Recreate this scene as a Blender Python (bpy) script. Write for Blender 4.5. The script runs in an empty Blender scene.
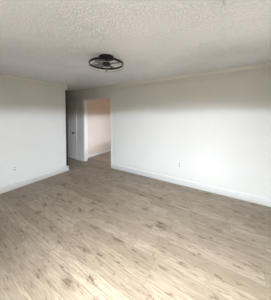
import bpy, bmesh, math, random
from mathutils import Matrix, Vector

scene = bpy.context.scene
COL = scene.collection

# ------------------------------------------------------------------ camera
CAM_H, YAW, PITCH, ROLL, FPX, CY = 1.5985, 0.5685, 0.0222, -0.0062, 152.794, 117.5
fw = Vector((-math.sin(YAW)*math.cos(PITCH), math.cos(YAW)*math.cos(PITCH), -math.sin(PITCH)))
rt = Vector((math.cos(YAW), math.sin(YAW), 0))
up = rt.cross(fw)
r2 = math.cos(ROLL)*rt + math.sin(ROLL)*up
u2 = -math.sin(ROLL)*rt + math.cos(ROLL)*up
cam_data = bpy.data.cameras.new('camera')
cam = bpy.data.objects.new('camera', cam_data)
COL.objects.link(cam)
M = Matrix((r2, u2, -fw)).transposed().to_4x4()
M.translation = Vector((0, 0, CAM_H))
cam.matrix_world = M
cam_data.sensor_width = 36.0
cam_data.lens = FPX/300.0*36.0
cam_data.shift_y = (CY-150.0)/300.0
cam_data.clip_start = 0.02
scene.camera = cam

# ------------------------------------------------------------------ colour, world, light
scene.view_settings.view_transform = 'Standard'
scene.view_settings.look = 'None'
scene.view_settings.gamma = 1.0
scene.view_settings.use_curve_mapping = False
scene.view_settings.exposure = 0.0
try:
    scene.cycles.max_bounces = 16
    scene.cycles.diffuse_bounces = 2
    scene.cycles.use_denoising = True
    scene.cycles.sample_clamp_indirect = 0
except Exception:
    pass

BAND = (0.92, 1.03, 1.25)             # bright haze along the horizon
SKY = (0.09, 0.10, 0.11)            # sky above it
CLOUD = (0.44, 0.44, 0.44)           # high cloud
GROUND = (0.0185, 0.0178, 0.0168)
SKY_STRENGTH = 112.0
world = bpy.data.worlds.new('daylight')
scene.world = world
world.use_nodes = True
wn, wl = world.node_tree.nodes, world.node_tree.links
wn.clear()
wo = wn.new('ShaderNodeOutputWorld')
wb = wn.new('ShaderNodeBackground')
wt = wn.new('ShaderNodeTexCoord')
ws = wn.new('ShaderNodeSeparateXYZ')
wr = wn.new('ShaderNodeValToRGB')
wm = wn.new('ShaderNodeMath'); wm.operation = 'MULTIPLY_ADD'
wm.inputs[1].default_value = 0.5; wm.inputs[2].default_value = 0.5
wl.new(wt.outputs['Generated'], ws.inputs[0])
wl.new(ws.outputs['Z'], wm.inputs[0])
wl.new(wm.outputs[0], wr.inputs[0])
wl.new(wr.outputs[0], wb.inputs[0])
wl.new(wb.outputs[0], wo.inputs[0])
e = wr.color_ramp.elements            # dark tree line, bright horizon haze, greyer sky, bright high cloud
e[0].position = 0.0;   e[0].color = (*GROUND, 1)
e[1].position = 1.0;   e[1].color = (*CLOUD, 1)
for p_, c_ in ((0.524, GROUND), (0.527, BAND), (0.542, BAND), (0.551, SKY), (0.68, SKY), (0.73, CLOUD)):
    k = e.new(p_); k.color = (*c_, 1)
wb.inputs[1].default_value = SKY_STRENGTH


# room dimensions ---------------------------------------------------
H = 2.44
YM, XL, YE = 3.417, -3.97, 2.564          # far wall, left wall, end of the left wall
XR, YB = 0.95, -0.40                      # right wall, wall behind the camera
T, TR = 0.12, 0.25
HX = -6.2                                 # end of the hallway
FX0, FX1, FY1 = -4.5, -1.4, 6.4           # room beyond the opening
OP0, OP1, OPZ = -4.245, -3.055, 2.09      # cased opening
DR0, DR1, DRZ = -5.40, -4.70, 2.03        # hallway door
W1 = (-0.95, 0.55, 0.30, 1.98)           # window behind the camera  x0,x1,z0,z1
W2 = (0.2, 1.6, 0.45, 2.12)                # window in the right wall, out of frame  y0,y1,z0,z1
W3 = (4.2, 5.3, 0.6, 1.86)                 # window of the room beyond y0,y1,z0,z1


def portal(name, loc, rot, sx, sy):
    l = bpy.data.lights.new(name, 'AREA')
    l.shape = 'RECTANGLE'; l.size = sx; l.size_y = sy
    l.cycles.is_portal = True
    o = bpy.data.objects.new(name, l)
    o.location = loc; o.rotation_euler = rot
    COL.objects.link(o)

portal('window_portal', ((W1[0]+W1[1])/2, YB-T-0.02, (W1[2]+W1[3])/2), (math.radians(90), 0, 0), W1[1]-W1[0], W1[3]-W1[2])
portal('side_window_portal', (XR+TR+0.02, (W2[0]+W2[1])/2, (W2[2]+W2[3])/2), (math.radians(90), 0, math.radians(90)), W2[1]-W2[0], W2[3]-W2[2])
portal('far_window_portal', (FX1+T+0.02, (W3[0]+W3[1])/2, (W3[2]+W3[3])/2), (math.radians(90), 0, math.radians(90)), W3[1]-W3[0], W3[3]-W3[2])


# warm ceiling lamp burning in the room beyond the opening
lamp = bpy.data.lights.new('far_room_lamp', 'POINT')
lamp.color = (1.0, 0.55, 0.24); lamp.energy = 9.0; lamp.shadow_soft_size = 0.12
lo = bpy.data.objects.new('far_room_lamp', lamp); lo.location = (-3.0, 5.0, 2.25); COL.objects.link(lo)

# ------------------------------------------------------------------ materials
def new_mat(name):
    m = bpy.data.materials.new(name)
    m.use_nodes = True
    nt = m.node_tree
    return m, nt, nt.nodes['Principled BSDF']

def mnode(nt, op, a=None, b=None, c=None):
    n = nt.nodes.new('ShaderNodeMath'); n.operation = op
    for i, v in enumerate((a, b, c)):
        if v is None: continue
        if isinstance(v, (int, float)): n.inputs[i].default_value = v
        else: nt.links.new(v, n.inputs[i])
    return n.outputs[0]

def mixc(nt, fac, a, b, mode='MIX'):
    n = nt.nodes.new('ShaderNodeMix'); n.data_type = 'RGBA'; n.blend_type = mode
    for s, v in ((n.inputs[0], fac), (n.inputs[6], a), (n.inputs[7], b)):
        if isinstance(v, (int, float)): s.default_value = v
        elif isinstance(v, tuple): s.default_value = (*v, 1)
        else: nt.links.new(v, s)
    return n.outputs[2]

def ramp(nt, fac, stops):
    n = nt.nodes.new('ShaderNodeValToRGB')
    nt.links.new(fac, n.inputs[0])
    el = n.color_ramp.elements
    while len(el) < len(stops): el.new(0.5)
    for x, (p, c) in zip(el, stops):
        x.position = p; x.color = (c, c, c, 1) if isinstance(c, (int, float)) else (*c, 1)
    return n.outputs[0]

def noise(nt, vec, scale, detail=3, rough=0.5, dist=0.0):
    n = nt.nodes.new('ShaderNodeTexNoise')
    n.inputs['Scale'].default_value = scale
    n.inputs['Detail'].default_value = detail
    n.inputs['Roughness'].default_value = rough
    n.inputs['Distortion'].default_value = dist
    nt.links.new(vec, n.inputs['Vector'])
    return n.outputs[0]

def mapping(nt, vec, scale=(1, 1, 1), loc=(0, 0, 0)):
    n = nt.nodes.new('ShaderNodeMapping')
    n.inputs['Scale'].default_value = scale
    n.inputs['Location'].default_value = loc
    nt.links.new(vec, n.inputs['Vector'])
    return n.outputs[0]

def objco(nt):
    return nt.nodes.new('ShaderNodeTexCoord').outputs['Object']

def bump(nt, bsdf, h, strength, dist):
    n = nt.nodes.new('ShaderNodeBump')
    n.inputs['Strength'].default_value = strength
    n.inputs['Distance'].default_value = dist
    nt.links.new(h, n.inputs['Height'])
    nt.links.new(n.outputs[0], bsdf.inputs['Normal'])

def paint(name, col, rough=0.6, bs=0.15, spec=0.3):
    m, nt, b = new_mat(name)
    co = objco(nt)
    n1 = noise(nt, co, 2.5, 3)
    c = mixc(nt, n1, tuple(x*0.97 for x in col), tuple(min(1, x*1.03) for x in col))
    nt.links.new(c, b.inputs['Base Color'])
    b.inputs['Roughness'].default_value = rough
    b.inputs['Specular IOR Level'].default_value = spec
    if bs:
        bump(nt, b, noise(nt, co, 160, 4, 0.6), bs, 0.002)
    return m

def simple(name, col, rough=0.4, metal=0.0):
    m, nt, b = new_mat(name)
    co = objco(nt)
    n1 = noise(nt, co, 30, 2)
    c = mixc(nt, n1, tuple(x*0.92 for x in col), tuple(min(1, x*1.08) for x in col))
    nt.links.new(c, b.inputs['Base Color'])
    b.inputs['Roughness'].default_value = rough
    b.inputs['Metallic'].default_value = metal
    return m

WALL = paint('warm_white_wall_paint', (0.73, 0.705, 0.635))
CROWN = paint('cornice_paint', (0.72, 0.69, 0.605), 0.5, 0.05)
TRIM = paint('white_trim_paint', (0.77, 0.755, 0.715), 0.4, 0.0, 0.4)
DOORP = paint('door_paint', (0.88, 0.81, 0.70), 0.45, 0.0, 0.4)
BROWN = simple('hall_dimming_brown', (0.075, 0.045, 0.024), 0.6)  # made-up brown for the unseen hall walls, dims and warms bounced light
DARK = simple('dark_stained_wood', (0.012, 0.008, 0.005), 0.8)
FARW = paint('peach_beige_wall_paint', (0.70, 0.60, 0.505))
BLACK = simple('black_metal', (0.012, 0.011, 0.011), 0.4)
BLACK.node_tree.nodes['Principled BSDF'].inputs['Specular IOR Level'].default_value = 0.15
BRONZE = simple('dark_bronze', (0.02, 0.017, 0.015), 0.35, 0.6)
STEEL = simple('brushed_grey_metal', (0.35, 0.34, 0.33), 0.35, 0.7)
PLASTIC = simple('white_plastic', (0.72, 0.71, 0.67), 0.35)
RECEP = simple('greyed_plastic', (0.42, 0.41, 0.39), 0.4)
SLOT = simple('dark_slot', (0.05, 0.05, 0.05), 0.6)

def make_ceiling_mat():
    m, nt, b = new_mat('stomped_ceiling_texture')
    b.inputs['Base Color'].default_value = (0.875, 0.87, 0.85, 1)
    b.inputs['Roughness'].default_value = 0.9
    b.inputs['Specular IOR Level'].default_value = 0.1
    co = objco(nt)
    n1 = noise(nt, co, 48, 4, 0.65, 0.8)
    n2 = noise(nt, co, 55, 3, 0.6, 0.3)
    v = nt.nodes.new('ShaderNodeTexVoronoi')
    v.inputs['Scale'].default_value = 30
    wv = nt.nodes.new('ShaderNodeVectorMath'); wv.operation = 'ADD'
    nn = nt.nodes.new('ShaderNodeTexNoise'); nn.inputs['Scale'].default_value = 9
    nt.links.new(co, nn.inputs['Vector'])
    sc_ = nt.nodes.new('ShaderNodeVectorMath'); sc_.operation = 'SCALE'; sc_.inputs[3].default_value = 0.15
    nt.links.new(nn.outputs['Color'], sc_.inputs[0])
    nt.links.new(co, wv.inputs[0]); nt.links.new(sc_.outputs[0], wv.inputs[1])
    nt.links.new(wv.outputs[0], v.inputs['Vector'])
    r = ramp(nt, n1, [(0.45, 0.0), (0.56, 1.0)])
    h = mnode(nt, 'ADD', mnode(nt, 'MULTIPLY', r, 0.6), mnode(nt, 'MULTIPLY', n2, 0.5))
    h = mnode(nt, 'ADD', h, mnode(nt, 'MULTIPLY', v.outputs['Distance'], 0.5))
    patch = ramp(nt, noise(nt, co, 1.3, 2), [(0.40, 0.35), (0.62, 1.0)])
    bump(nt, b, mnode(nt, 'MULTIPLY', h, patch), 0.8, 0.011)
    return m
CEIL = make_ceiling_mat()

def make_floor_mat():
    m, nt, b = new_mat('greige_oak_planks')
    PW, PL = 0.15, 1.22
    co = objco(nt)
    s = nt.nodes.new('ShaderNodeSeparateXYZ'); nt.links.new(co, s.inputs[0])
    X, Y = s.outputs['X'], s.outputs['Y']
    yr = mnode(nt, 'DIVIDE', Y, PW)
    row = mnode(nt, 'FLOOR', yr)
    fy = mnode(nt, 'FRACT', yr)
    w1 = nt.nodes.new('ShaderNodeTexWhiteNoise'); w1.noise_dimensions = '1D'
    nt.links.new(row, w1.inputs['W'])
    xr = mnode(nt, 'ADD', mnode(nt, 'DIVIDE', X, PL), mnode(nt, 'MULTIPLY', w1.outputs['Value'], 7.0))
    pid = mnode(nt, 'FLOOR', xr)
    fx = mnode(nt, 'FRACT', xr)
    cv = nt.nodes.new('ShaderNodeCombineXYZ')
    nt.links.new(row, cv.inputs[0]); nt.links.new(pid, cv.inputs[1])
    w2 = nt.nodes.new('ShaderNodeTexWhiteNoise'); w2.noise_dimensions = '2D'
    nt.links.new(cv.outputs[0], w2.inputs['Vector'])
    tone = w2.outputs['Value']
    # each plank its own piece of grain
    off = nt.nodes.new('ShaderNodeCombineXYZ')
    nt.links.new(mnode(nt, 'MULTIPLY', tone, 13.0), off.inputs[0])
    nt.links.new(mnode(nt, 'MULTIPLY', tone, 7.0), off.inputs[1])
    nt.links.new(mnode(nt, 'MULTIPLY', tone, 29.0), off.inputs[2])
    gv = nt.nodes.new('ShaderNodeVectorMath'); gv.operation = 'ADD'
    nt.links.new(co, gv.inputs[0]); nt.links.new(off.outputs[0], gv.inputs[1])
    G = gv.outputs[0]
    broad = noise(nt, mapping(nt, G, (1.2, 6, 1)), 1.6, 3, 0.55, 0.5)
    grain = noise(nt, mapping(nt, G, (1.6, 22, 1)), 3.0, 5, 0.65, 0.6)
    fine = noise(nt, mapping(nt, G, (3, 70, 1)), 3.0, 3, 0.6, 0.2)
    knotn = noise(nt, mapping(nt, G, (2.4, 7.0, 1)), 2.3, 4, 0.62, 1.1)
    crack = noise(nt, mapping(nt, G, (1.5, 13.0, 1)), 2.2, 4, 0.6, 1.6)
    base = mixc(nt, tone, (0.43, 0.368, 0.285), (0.61, 0.535, 0.435))
    base = mixc(nt, ramp(nt, broad, [(0.35, 0.0), (0.65, 1.0)]), mixc(nt, 1.0, base, (0.88, 0.86, 0.84), 'MULTIPLY'), base)
    base = mixc(nt, ramp(nt, grain, [(0.38, 0.7), (0.58, 0.0)]), base, (0.30, 0.235, 0.17))
    base = mixc(nt, ramp(nt, fine, [(0.35, 0.45), (0.6, 0.0)]), base, (0.28, 0.22, 0.16))
    base = mixc(nt, ramp(nt, knotn, [(0.62, 0.0), (0.70, 0.85)]), base, (0.15, 0.105, 0.07))
    base = mixc(nt, ramp(nt, crack, [(0.59, 0.0), (0.66, 0.75)]), base, (0.18, 0.13, 0.09))
    # knots: scattered ragged spots drawn out along the grain
    def knots(sx, sy, gate, r0, r1, seed):
        wob = nt.nodes.new('ShaderNodeTexNoise'); wob.inputs['Scale'].default_value = 14
        wob.inputs['Detail'].default_value = 4
        nt.links.new(G, wob.inputs['Vector'])
        sb = nt.nodes.new('ShaderNodeVectorMath'); sb.operation = 'MULTIPLY_ADD'
        sb.inputs[1].default_value = (0.16, 0.05, 0); sb.inputs[2].default_value = (seed, seed*0.7, 0)
        nt.links.new(wob.outputs['Color'], sb.inputs[0])
        ad = nt.nodes.new('ShaderNodeVectorMath'); ad.operation = 'ADD'
        nt.links.new(G, ad.inputs[0]); nt.links.new(sb.outputs[0], ad.inputs[1])
        v = nt.nodes.new('ShaderNodeTexVoronoi'); v.voronoi_dimensions = '2D'; v.inputs['Scale'].default_value = 1.0
        nt.links.new(mapping(nt, ad.outputs[0], (sx, sy, 1)), v.inputs['Vector'])
        sp = nt.nodes.new('ShaderNodeSeparateColor'); nt.links.new(v.outputs['Color'], sp.inputs[0])
        g = mnode(nt, 'GREATER_THAN', sp.outputs[0], gate)
        rad = mnode(nt, 'MULTIPLY_ADD', sp.outputs[1], r1, r0)
        d = mnode(nt, 'DIVIDE', v.outputs['Distance'], rad)
        rag = ramp(nt, noise(nt, mapping(nt, ad.outputs[0], (9, 30, 1)), 1.6, 5, 0.7, 1.2), [(0.43, 0.0), (0.58, 1.0)])
        core = ramp(nt, d, [(0.15, 1.0), (0.45, 0.0)])
        halo = ramp(nt, d, [(0.30, 1.0), (1.0, 0.0)])
        return mnode(nt, 'MULTIPLY', mnode(nt, 'MAXIMUM', mnode(nt, 'MULTIPLY', core, 0.7), mnode(nt, 'MULTIPLY', halo, rag)), g)
    k1 = knots(2.6, 6.5, 0.70, 0.10, 0.26, 0.0)
    k2 = knots(4.2, 11.0, 0.74, 0.10, 0.25, 3.7)
    base = mixc(nt, mnode(nt, 'MULTIPLY', k1, 0.95), base, (0.12, 0.085, 0.06))
    base = mixc(nt, mnode(nt, 'MULTIPLY', k2, 0.55), base, (0.14, 0.10, 0.075))
    # joints
    ey = mnode(nt, 'MULTIPLY', mnode(nt, 'MINIMUM', fy, mnode(nt, 'SUBTRACT', 1.0, fy)), PW)
    ex = mnode(nt, 'MULTIPLY', mnode(nt, 'MINIMUM', fx, mnode(nt, 'SUBTRACT', 1.0, fx)), PL)
    ed = mnode(nt, 'MINIMUM', ex, ey)
    jm = ramp(nt, mnode(nt, 'MULTIPLY', ed, 100.0), [(0.10, 1.0), (0.25, 0.0)])
    base = mixc(nt, mnode(nt, 'MULTIPLY', jm, 0.55), base, (0.12, 0.09, 0.065))
    nt.links.new(base, b.inputs['Base Color'])
    b.inputs['Specular IOR Level'].default_value = 0.35
    rr = mnode(nt, 'MULTIPLY_ADD', grain, 0.15, 0.42)
    nt.links.new(rr, b.inputs['Roughness'])
    h = mnode(nt, 'SUBTRACT', mnode(nt, 'MULTIPLY', fine, 0.4), jm)
    bump(nt, b, h, 0.25, 0.002)
    return m
FLOOR = make_floor_mat()

def make_blade_mat():
    m, nt, b = new_mat('smoky_acrylic')
    b.inputs['Base Color'].default_value = (0.16, 0.15, 0.14, 1)
    b.inputs['Roughness'].default_value = 0.25
    t = nt.nodes.new('ShaderNodeBsdfTransparent')
    mx = nt.nodes.new('ShaderNodeMixShader'); mx.inputs[0].default_value = 0.48
    nt.links.new(t.outputs[0], mx.inputs[1]); nt.links.new(b.outputs[0], mx.inputs[2])
    nt.links.new(mx.outputs[0], nt.nodes['Material Output'].inputs[0])
    return m
BLADE = make_blade_mat()

def make_glass_mat():
    m, nt, b = new_mat('window_glass')
    nt.nodes.remove(b)
    t = nt.nodes.new('ShaderNodeBsdfTransparent')
    g = nt.nodes.new('ShaderNodeBsdfGlossy'); g.inputs['Roughness'].default_value = 0.02
    mx = nt.nodes.new('ShaderNodeMixShader'); mx.inputs[0].default_value = 0.06
    nt.links.new(t.outputs[0], mx.inputs[1]); nt.links.new(g.outputs[0], mx.inputs[2])
    nt.links.new(mx.outputs[0], nt.nodes['Material Output'].inputs[0])
    return m
GLASS = make_glass_mat()

# ------------------------------------------------------------------ mesh helpers
def obj(name, bm, mat, parent=None, smooth=False, bevel=0.0, kind=None):
    bmesh.ops.recalc_face_normals(bm, faces=bm.faces)
    me = bpy.data.meshes.new(name)
    bm.to_mesh(me); bm.free()
    if smooth:
        for p in me.polygons: p.use_smooth = True
    o = bpy.data.objects.new(name, me)
    me.materials.append(mat)
    COL.objects.link(o)
    if parent: o.parent = parent
    if bevel:
        md = o.modifiers.new('bevel', 'BEVEL'); md.width = bevel; md.segments = 2
        md.limit_method = 'ANGLE'
    if kind: o['kind'] = kind
    return o

def box(bm, x0, x1, y0, y1, z0, z1):
    v = [bm.verts.new((x, y, z)) for x in (x0, x1) for y in (y0, y1) for z in (z0, z1)]
    for f in ((0, 1, 3, 2), (4, 6, 7, 5), (0, 4, 5, 1), (2, 3, 7, 6), (0, 2, 6, 4), (1, 5, 7, 3)):
        bm.faces.new([v[i] for i in f])
    return v

def lathe(bm, prof, c=(0, 0, 0), n=48, closed=False, axis='Z'):
    rings = []
    for r, z in prof:
        ring = []
        for i in range(n):
            a = 2*math.pi*i/n
            p = (r*math.cos(a), r*math.sin(a), z)
            if axis == 'Y': p = (p[0], -p[2], p[1])
            ring.append(bm.verts.new((c[0]+p[0], c[1]+p[1], c[2]+p[2])))
        rings.append(ring)
    m = len(rings)
    for j in range(m if closed else m-1):
        a, b = rings[j], rings[(j+1) % m]
        for i in range(n):
            bm.faces.new((a[i], a[(i+1) % n], b[(i+1) % n], b[i]))
    if not closed:
        bm.faces.new(rings[0]); bm.faces.new(list(reversed(rings[-1])))

def grid_wall(axis, a0, a1, t0, t1, holes, z0=0.0, z1=H):
    """wall along axis ('x' or 'y') from a0 to a1, thickness t0..t1, rectangular holes (a0,a1,z0,z1)"""
    us = sorted({a0, a1, *[h[0] for h in holes], *[h[1] for h in holes]})
    zs = sorted({z0, z1, *[h[2] for h in holes], *[h[3] for h in holes]})
    us = [u for u in us if a0 <= u <= a1]; zs = [z for z in zs if z0 <= z <= z1]
    def solid(i, j):
        if i < 0 or j < 0 or i >= len(us)-1 or j >= len(zs)-1: return False
        u, z = (us[i]+us[i+1])/2, (zs[j]+zs[j+1])/2
        return not any(h[0] < u < h[1] and h[2] < z < h[3] for h in holes)
    bm = bmesh.new(); cache = {}
    def V(u, t, z):
        kx = (round(u, 5), round(t, 5), round(z, 5))
        if kx not in cache:
            cache[kx] = bm.verts.new((u, t, z) if axis == 'x' else (t, u, z))
        return cache[kx]
    for i in range(len(us)-1):
        for j in range(len(zs)-1):
            if not solid(i, j): continue
            ua, ub, za, zb = us[i], us[i+1], zs[j], zs[j+1]
            for t in (t0, t1):
                bm.faces.new((V(ua, t, za), V(ub, t, za), V(ub, t, zb), V(ua, t, zb)))
            for di, dj, q in ((-1, 0, ((ua, za), (ua, zb))), (1, 0, ((ub, za), (ub, zb))), (0, -1, ((ua, za), (ub, za))), (0, 1, ((ua, zb), (ub, zb)))):
                if not solid(i+di, j+dj):
                    (p, pz), (r, rz) = q
                    bm.faces.new((V(p, t0, pz), V(r, t0, rz), V(r, t1, rz), V(p, t1, pz)))
    return bm

def prism(bm, pts, axis, a0, a1):
    """extrude a profile along axis; pts = (depth, z) pairs; axis 'x': depth is y, axis 'y': depth is x"""
    A, B = [], []
    for d, z in pts:
        A.append(bm.verts.new((a0, d, z) if axis == 'x' else (d, a0, z)))
        B.append(bm.verts.new((a1, d, z) if axis == 'x' else (d, a1, z)))
    n = len(pts)
    for i in range(n):
        bm.faces.new((A[i], A[(i+1) % n], B[(i+1) % n], B[i]))
    bm.faces.new(A); bm.faces.new(list(reversed(B)))

S = 'structure'
# ------------------------------------------------------------------ shell
bm = bmesh.new(); box(bm, HX-T, XR+TR, YB-T, FY1+T, -0.15, 0.0)
obj('floor', bm, FLOOR, kind=S)
bm = bmesh.new(); box(bm, HX-T, XR+TR, YB-T, FY1+T, H, H+0.15)
obj('ceiling', bm, CEIL, kind=S)
obj('wall_back', grid_wall('x', HX-T, XR+TR, YM, YM+T, [(OP0, OP1, 0.0, OPZ), (DR0, DR1, 0.0, DRZ)]), WALL, kind=S)
obj('wall_left', grid_wall('y', YB, YE, XL-T, XL, []), WALL, kind=S)
obj('wall_hall', grid_wall('x', HX, XL-T, YE, YE+0.035, []), BROWN, kind=S)
obj('wall_hall_end', grid_wall('y', YE-T, YM, HX-T, HX, []), BROWN, kind=S)
obj('wall_front', grid_wall('x', XL-T, XR+TR, YB-T, YB, [W1]), WALL, kind=S)
obj('wall_right', grid_wall('y', YB, YM, XR, XR+TR, [W2]), WALL, kind=S)
obj('wall_far_left', grid_wall('y', YM+T, FY1, FX0-T, FX0, []), FARW, kind=S)
obj('wall_far_back', grid_wall('x', FX0-T, FX1+T, FY1, FY1+T, []), FARW, kind=S)
obj('wall_far_right', grid_wall('y', YM+T, FY1, FX1, FX1+T, [W3]), FARW, kind=S)
# closet behind the hallway door
obj('wall_closet', grid_wall('x', HX-T, FX0-T, YM+T+0.7, YM+T+0.8, []), WALL, kind=S)

# unseen slab added outside the right window to hold back high sky light
bm = bmesh.new(); box(bm, XR+TR, XR+TR+3.6, -2.0, 4.4, 2.34, 2.44)
obj('sky_blocker', bm, TRIM, kind=S)

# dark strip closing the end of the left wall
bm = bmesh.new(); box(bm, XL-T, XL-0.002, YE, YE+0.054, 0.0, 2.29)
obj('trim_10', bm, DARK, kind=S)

# flat cornice with a small cove on top
def crown(name, axis, a0, a1, d, s):
    bm = bmesh.new()
    pts = [(0, 2.29), (.016, 2.29), (.020, 2.294), (.020, 2.385), (.026, 2.392), (.032, 2.410), (.040, 2.425), (.046, 2.44), (0, 2.44)]
    prism(bm, [(d+s*p, z) for p, z in pts], axis, a0, a1)
    return obj(name, bm, CROWN, kind=S)
crown('trim_1', 'x', HX, XR, YM, -1)
crown('trim_2', 'y', YB, YE+0.054, XL, 1)
crown('trim_4', 'y', YB, YM, XR, -1)
crown('trim_5', 'x', XL, XR, YB, 1)

def baseboard(name, axis, a0, a1, d, s, h=0.14, mat=TRIM):
    bm = bmesh.new()
    pts = [(0, 0), (.016, 0), (.016, h-.022), (.012, h-.012), (.008, h-.004), (.004, h), (0, h)]
    prism(bm, [(d+s*p, z) for p, z in pts], axis, a0, a1)
    return obj(name, bm, mat, kind=S)
baseboard('baseboard_back', 'x', OP1+.058, XR, YM, -1)
baseboard('baseboard_left', 'y', YB, YE+0.070, XL, 1)
baseboard('baseboard_hall', 'x', HX, XL+0.016, YE+0.054, 1)
baseboard('baseboard_hall_back', 'x', DR1+.058, OP0-.058, YM, -1)
baseboard('baseboard_right', 'y', YB, YM, XR, -1)
baseboard('baseboard_front', 'x', XL, XR, YB, 1)
baseboard('baseboard_far_left', 'y', YM+T, FY1, FX0, 1, 0.09)
baseboard('baseboard_far_back', 'x', FX0, FX1, FY1, -1)

# casings
def casing(name, x0, x1, z1, w=0.057, y=YM, s=-1, mat=TRIM):
    bm = bmesh.new()
    ya, yb = sorted((y, y+s*0.016))
    box(bm, x0-w, x0, ya, yb, 0, z1+w)
    box(bm, x1, x1+w, ya, yb, 0, z1+w)
    box(bm, x0, x1, ya, yb, z1, z1+w)
    return obj(name, bm, mat, kind=S, bevel=0.003)
casing('trim_6', OP0, OP1, OPZ)
casing('trim_7', OP0, OP1, OPZ, y=YM+T, s=1)
casing('trim_8', DR0, DR1, DRZ)
# jamb lining of the cased opening
bm = bmesh.new()
box(bm, OP0, OP0+.014, YM, YM+T, 0, OPZ); box(bm, OP1-.004, OP1, YM, YM+T, 0, OPZ); box(bm, OP0+.014, OP1-.004, YM, YM+T, OPZ-.014, OPZ)
obj('trim_9', bm, TRIM, kind=S)

# hallway door, set a little back in its frame
bm = bmesh.new(); box(bm, DR0+.004, DR1-.004, YM+.012, YM+.047, .012, DRZ-.004)
door = obj('door_1', bm, DOORP, kind=S, bevel=0.003)
kb = bmesh.new()
kc = (-4.825, YM+.012, .935)
lathe(kb, [(.032, 0), (.032, .004), (.026, .008), (.012, .012), (.011, .030), (.020, .036), (.030, .046), (.033, .058), (.028, .070), (.012, .076)], kc, 28, axis='Y')
obj('door_knob', kb, BRONZE, door, smooth=True)

# windows outside the picture
def window(name, axis, a0, a1, z0, z1, t):
    bm = bmesh.new()
    def bx(u0, u1, za, zb, ta, tb):
        if axis == 'x': box(bm, u0, u1, ta, tb, za, zb)
        else: box(bm, ta, tb, u0, u1, za, zb)
    w = .04; ta, tb = t-.03, t+.03
    bx(a0, a0+w, z0, z1, ta, tb); bx(a1-w, a1, z0, z1, ta, tb)
    bx(a0+w, a1-w, z0, z0+w, ta, tb); bx(a0+w, a1-w, z1-w, z1, ta, tb)
    m = (a0+a1)/2
    bx(m-.02, m+.02, z0+w, z1-w, ta, tb)
    f = obj(name, bm, TRIM, kind=S)
    bm = bmesh.new()
    bx(a0+w, m-.02, z0+w, z1-w, t-.003, t+.003); bx(m+.02, a1-w, z0+w, z1-w, t-.003, t+.003)
    obj('window_pane', bm, GLASS, f)
window('window_1', 'x', *W1, YB-T/2)
window('window_2', 'y', *W2, XR+TR-.06)
window('window_3', 'y', *W3, FX1+T/2)

# ------------------------------------------------------------------ things
def thing(name, label, cat, loc, rotz=0.0, group=None):
    o = bpy.data.objects.new(name, None); COL.objects.link(o)
    o.location = loc; o.rotation_euler = (0, 0, rotz)
    o['label'] = label; o['category'] = cat
    if group: o['group'] = group
    o.empty_display_size = 0.1
    return o

# caged ceiling fan, flush to the ceiling
FC = (-1.569, 1.673)
fan = thing('ceiling_fan', 'black ring-caged ceiling fan with smoky blades mounted flush on white textured ceiling', 'ceiling fan', (FC[0], FC[1], H))
bm = bmesh.new()
lathe(bm, [(.060, 0), (.106, 0), (.110, -.005), (.110, -.024), (.100, -.036), (.070, -.042), (.02, -.042)], n=48)
obj('canopy', bm, BLACK, fan, smooth=False)
bm = bmesh.new()
lathe(bm, [(.030, -.042), (.030, -.072), (.048, -.080), (.054, -.092), (.054, -.120), (.044, -.136), (.012, -.142)], n=40)
obj('motor_hub', bm, BLACK, fan)
RZ = -.106
bm = bmesh.new()
R = .242
lathe(bm, [(R-.007, RZ-.014), (R+.005, RZ-.014), (R+.008, RZ), (R+.005, RZ+.014), (R-.007, RZ+.014)], n=80, closed=True)
obj('cage_ring', bm, BLACK, fan)
bm = bmesh.new()
lathe(bm, [(R+.004+.004*math.cos(a), RZ-.045+.004*math.sin(a)) for a in [i*math.pi/4 for i in range(8)]], n=80, closed=True)
obj('lower_wire_ring', bm, STEEL, fan, smooth=True)

def tube(bm, pts, r, n=10):
    prev = None
    for i, p in enumerate(pts):
        p = Vector(p)
        d = (Vector(pts[min(i+1, len(pts)-1)]) - Vector(pts[max(i-1, 0)])).normalized()
        a = d.cross(Vector((0, 0, 1)) if abs(d.z) < .9 else Vector((1, 0, 0))).normalized(); b_ = d.cross(a)
        ring = [bm.verts.new(p + r*(math.cos(t)*a + math.sin(t)*b_)) for t in [2*math.pi*q/n for q in range(n)]]
        if prev:
            for q in range(n): bm.faces.new((prev[q], prev[(q+1) % n], ring[(q+1) % n], ring[q]))
        else: bm.faces.new(ring)
        prev = ring
    bm.faces.new(list(reversed(prev)))

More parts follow.
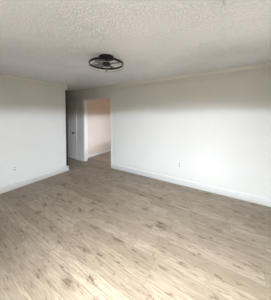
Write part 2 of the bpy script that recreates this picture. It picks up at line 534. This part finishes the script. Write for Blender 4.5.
for i in range(4):
    a = math.radians(20 + 90*i)
    c, s_ = math.cos(a), math.sin(a)
    bm = bmesh.new()
    tube(bm, [(.085*c, .085*s_, -.040), (.14*c, .14*s_, -.058), (.21*c, .21*s_, -.085), (.240*c, .240*s_, RZ)], .006)
    obj('cage_arm', bm, BLACK, fan, smooth=True)
for i in range(4):
    a = math.radians(8 + 90*i)
    bm = bmesh.new()
    top, bot = [], []
    N = 8
    rows = []
    for j in range(N+1):
        t = j/N
        rad = .050 + .165*t
        wd = .026 + .030*math.sin(math.pi*min(1, t*1.05))*1.0 + .010*t
        tw = math.radians(14 - 5*t)
        row = []
        for dz in (.0015, -.0015):
            for q in (-1, 0, 1):
                lx, ly, lz = rad, q*wd*math.cos(tw), q*wd*math.sin(tw) + dz - .006*q*q
                row.append(bm.verts.new((lx*math.cos(a)-ly*math.sin(a), lx*math.sin(a)+ly*math.cos(a), RZ+lz)))
        rows.append(row)
    order = [0, 1, 2, 5, 4, 3]
    for j in range(N):
        for q in range(6):
            p, r_ = order[q], order[(q+1) % 6]
            bm.faces.new((rows[j][p], rows[j][r_], rows[j+1][r_], rows[j+1][p]))
    bm.faces.new([rows[0][q] for q in order]); bm.faces.new([rows[-1][q] for q in reversed(order)])
    obj('fan_blade', bm, BLADE, fan, smooth=True)
bm = bmesh.new()
lathe(bm, [(.003, -.140), (.003, -.175), (.010, -.180), (.013, -.192), (.013, -.216), (.008, -.224), (.002, -.226)], n=18)
obj('pull_chain', bm, STEEL, fan, smooth=True)

# wall outlets: plate, two receptacles each with slots
def outlet(label, loc, rotz):
    t = thing('wall_outlet', label, 'outlet', loc, rotz, 'wall outlets above the baseboards')
    bm = bmesh.new(); box(bm, -.037, .037, -.006, 0, -.060, .060)
    obj('cover_plate', bm, PLASTIC, t, bevel=.003)
    for dz in (.026, -.026):
        bm = bmesh.new()
        lathe(bm, [(.0165, 0.0055), (.0165, .0085), (.014, .0095), (.004, .0095)], (0, 0, dz), 24, axis='Y')
        rc = obj('receptacle', bm, RECEP, t)
        bm = bmesh.new()
        box(bm, -.0075, -.0045, -.0105, -.009, dz-.003, dz+.008)
        box(bm, .0045, .0075, -.0105, -.009, dz-.003, dz+.007)
        box(bm, -.0025, .0025, -.0105, -.009, dz-.012, dz-.007)
        obj('slots', bm, SLOT, rc)
    return t
outlet('white duplex outlet low on the long wall, right of the doorway', (-1.012, YM, .455), 0)
outlet('white duplex outlet low on the left wall, nearest the photo\'s left edge', (XL, 1.351, .440), math.radians(90))
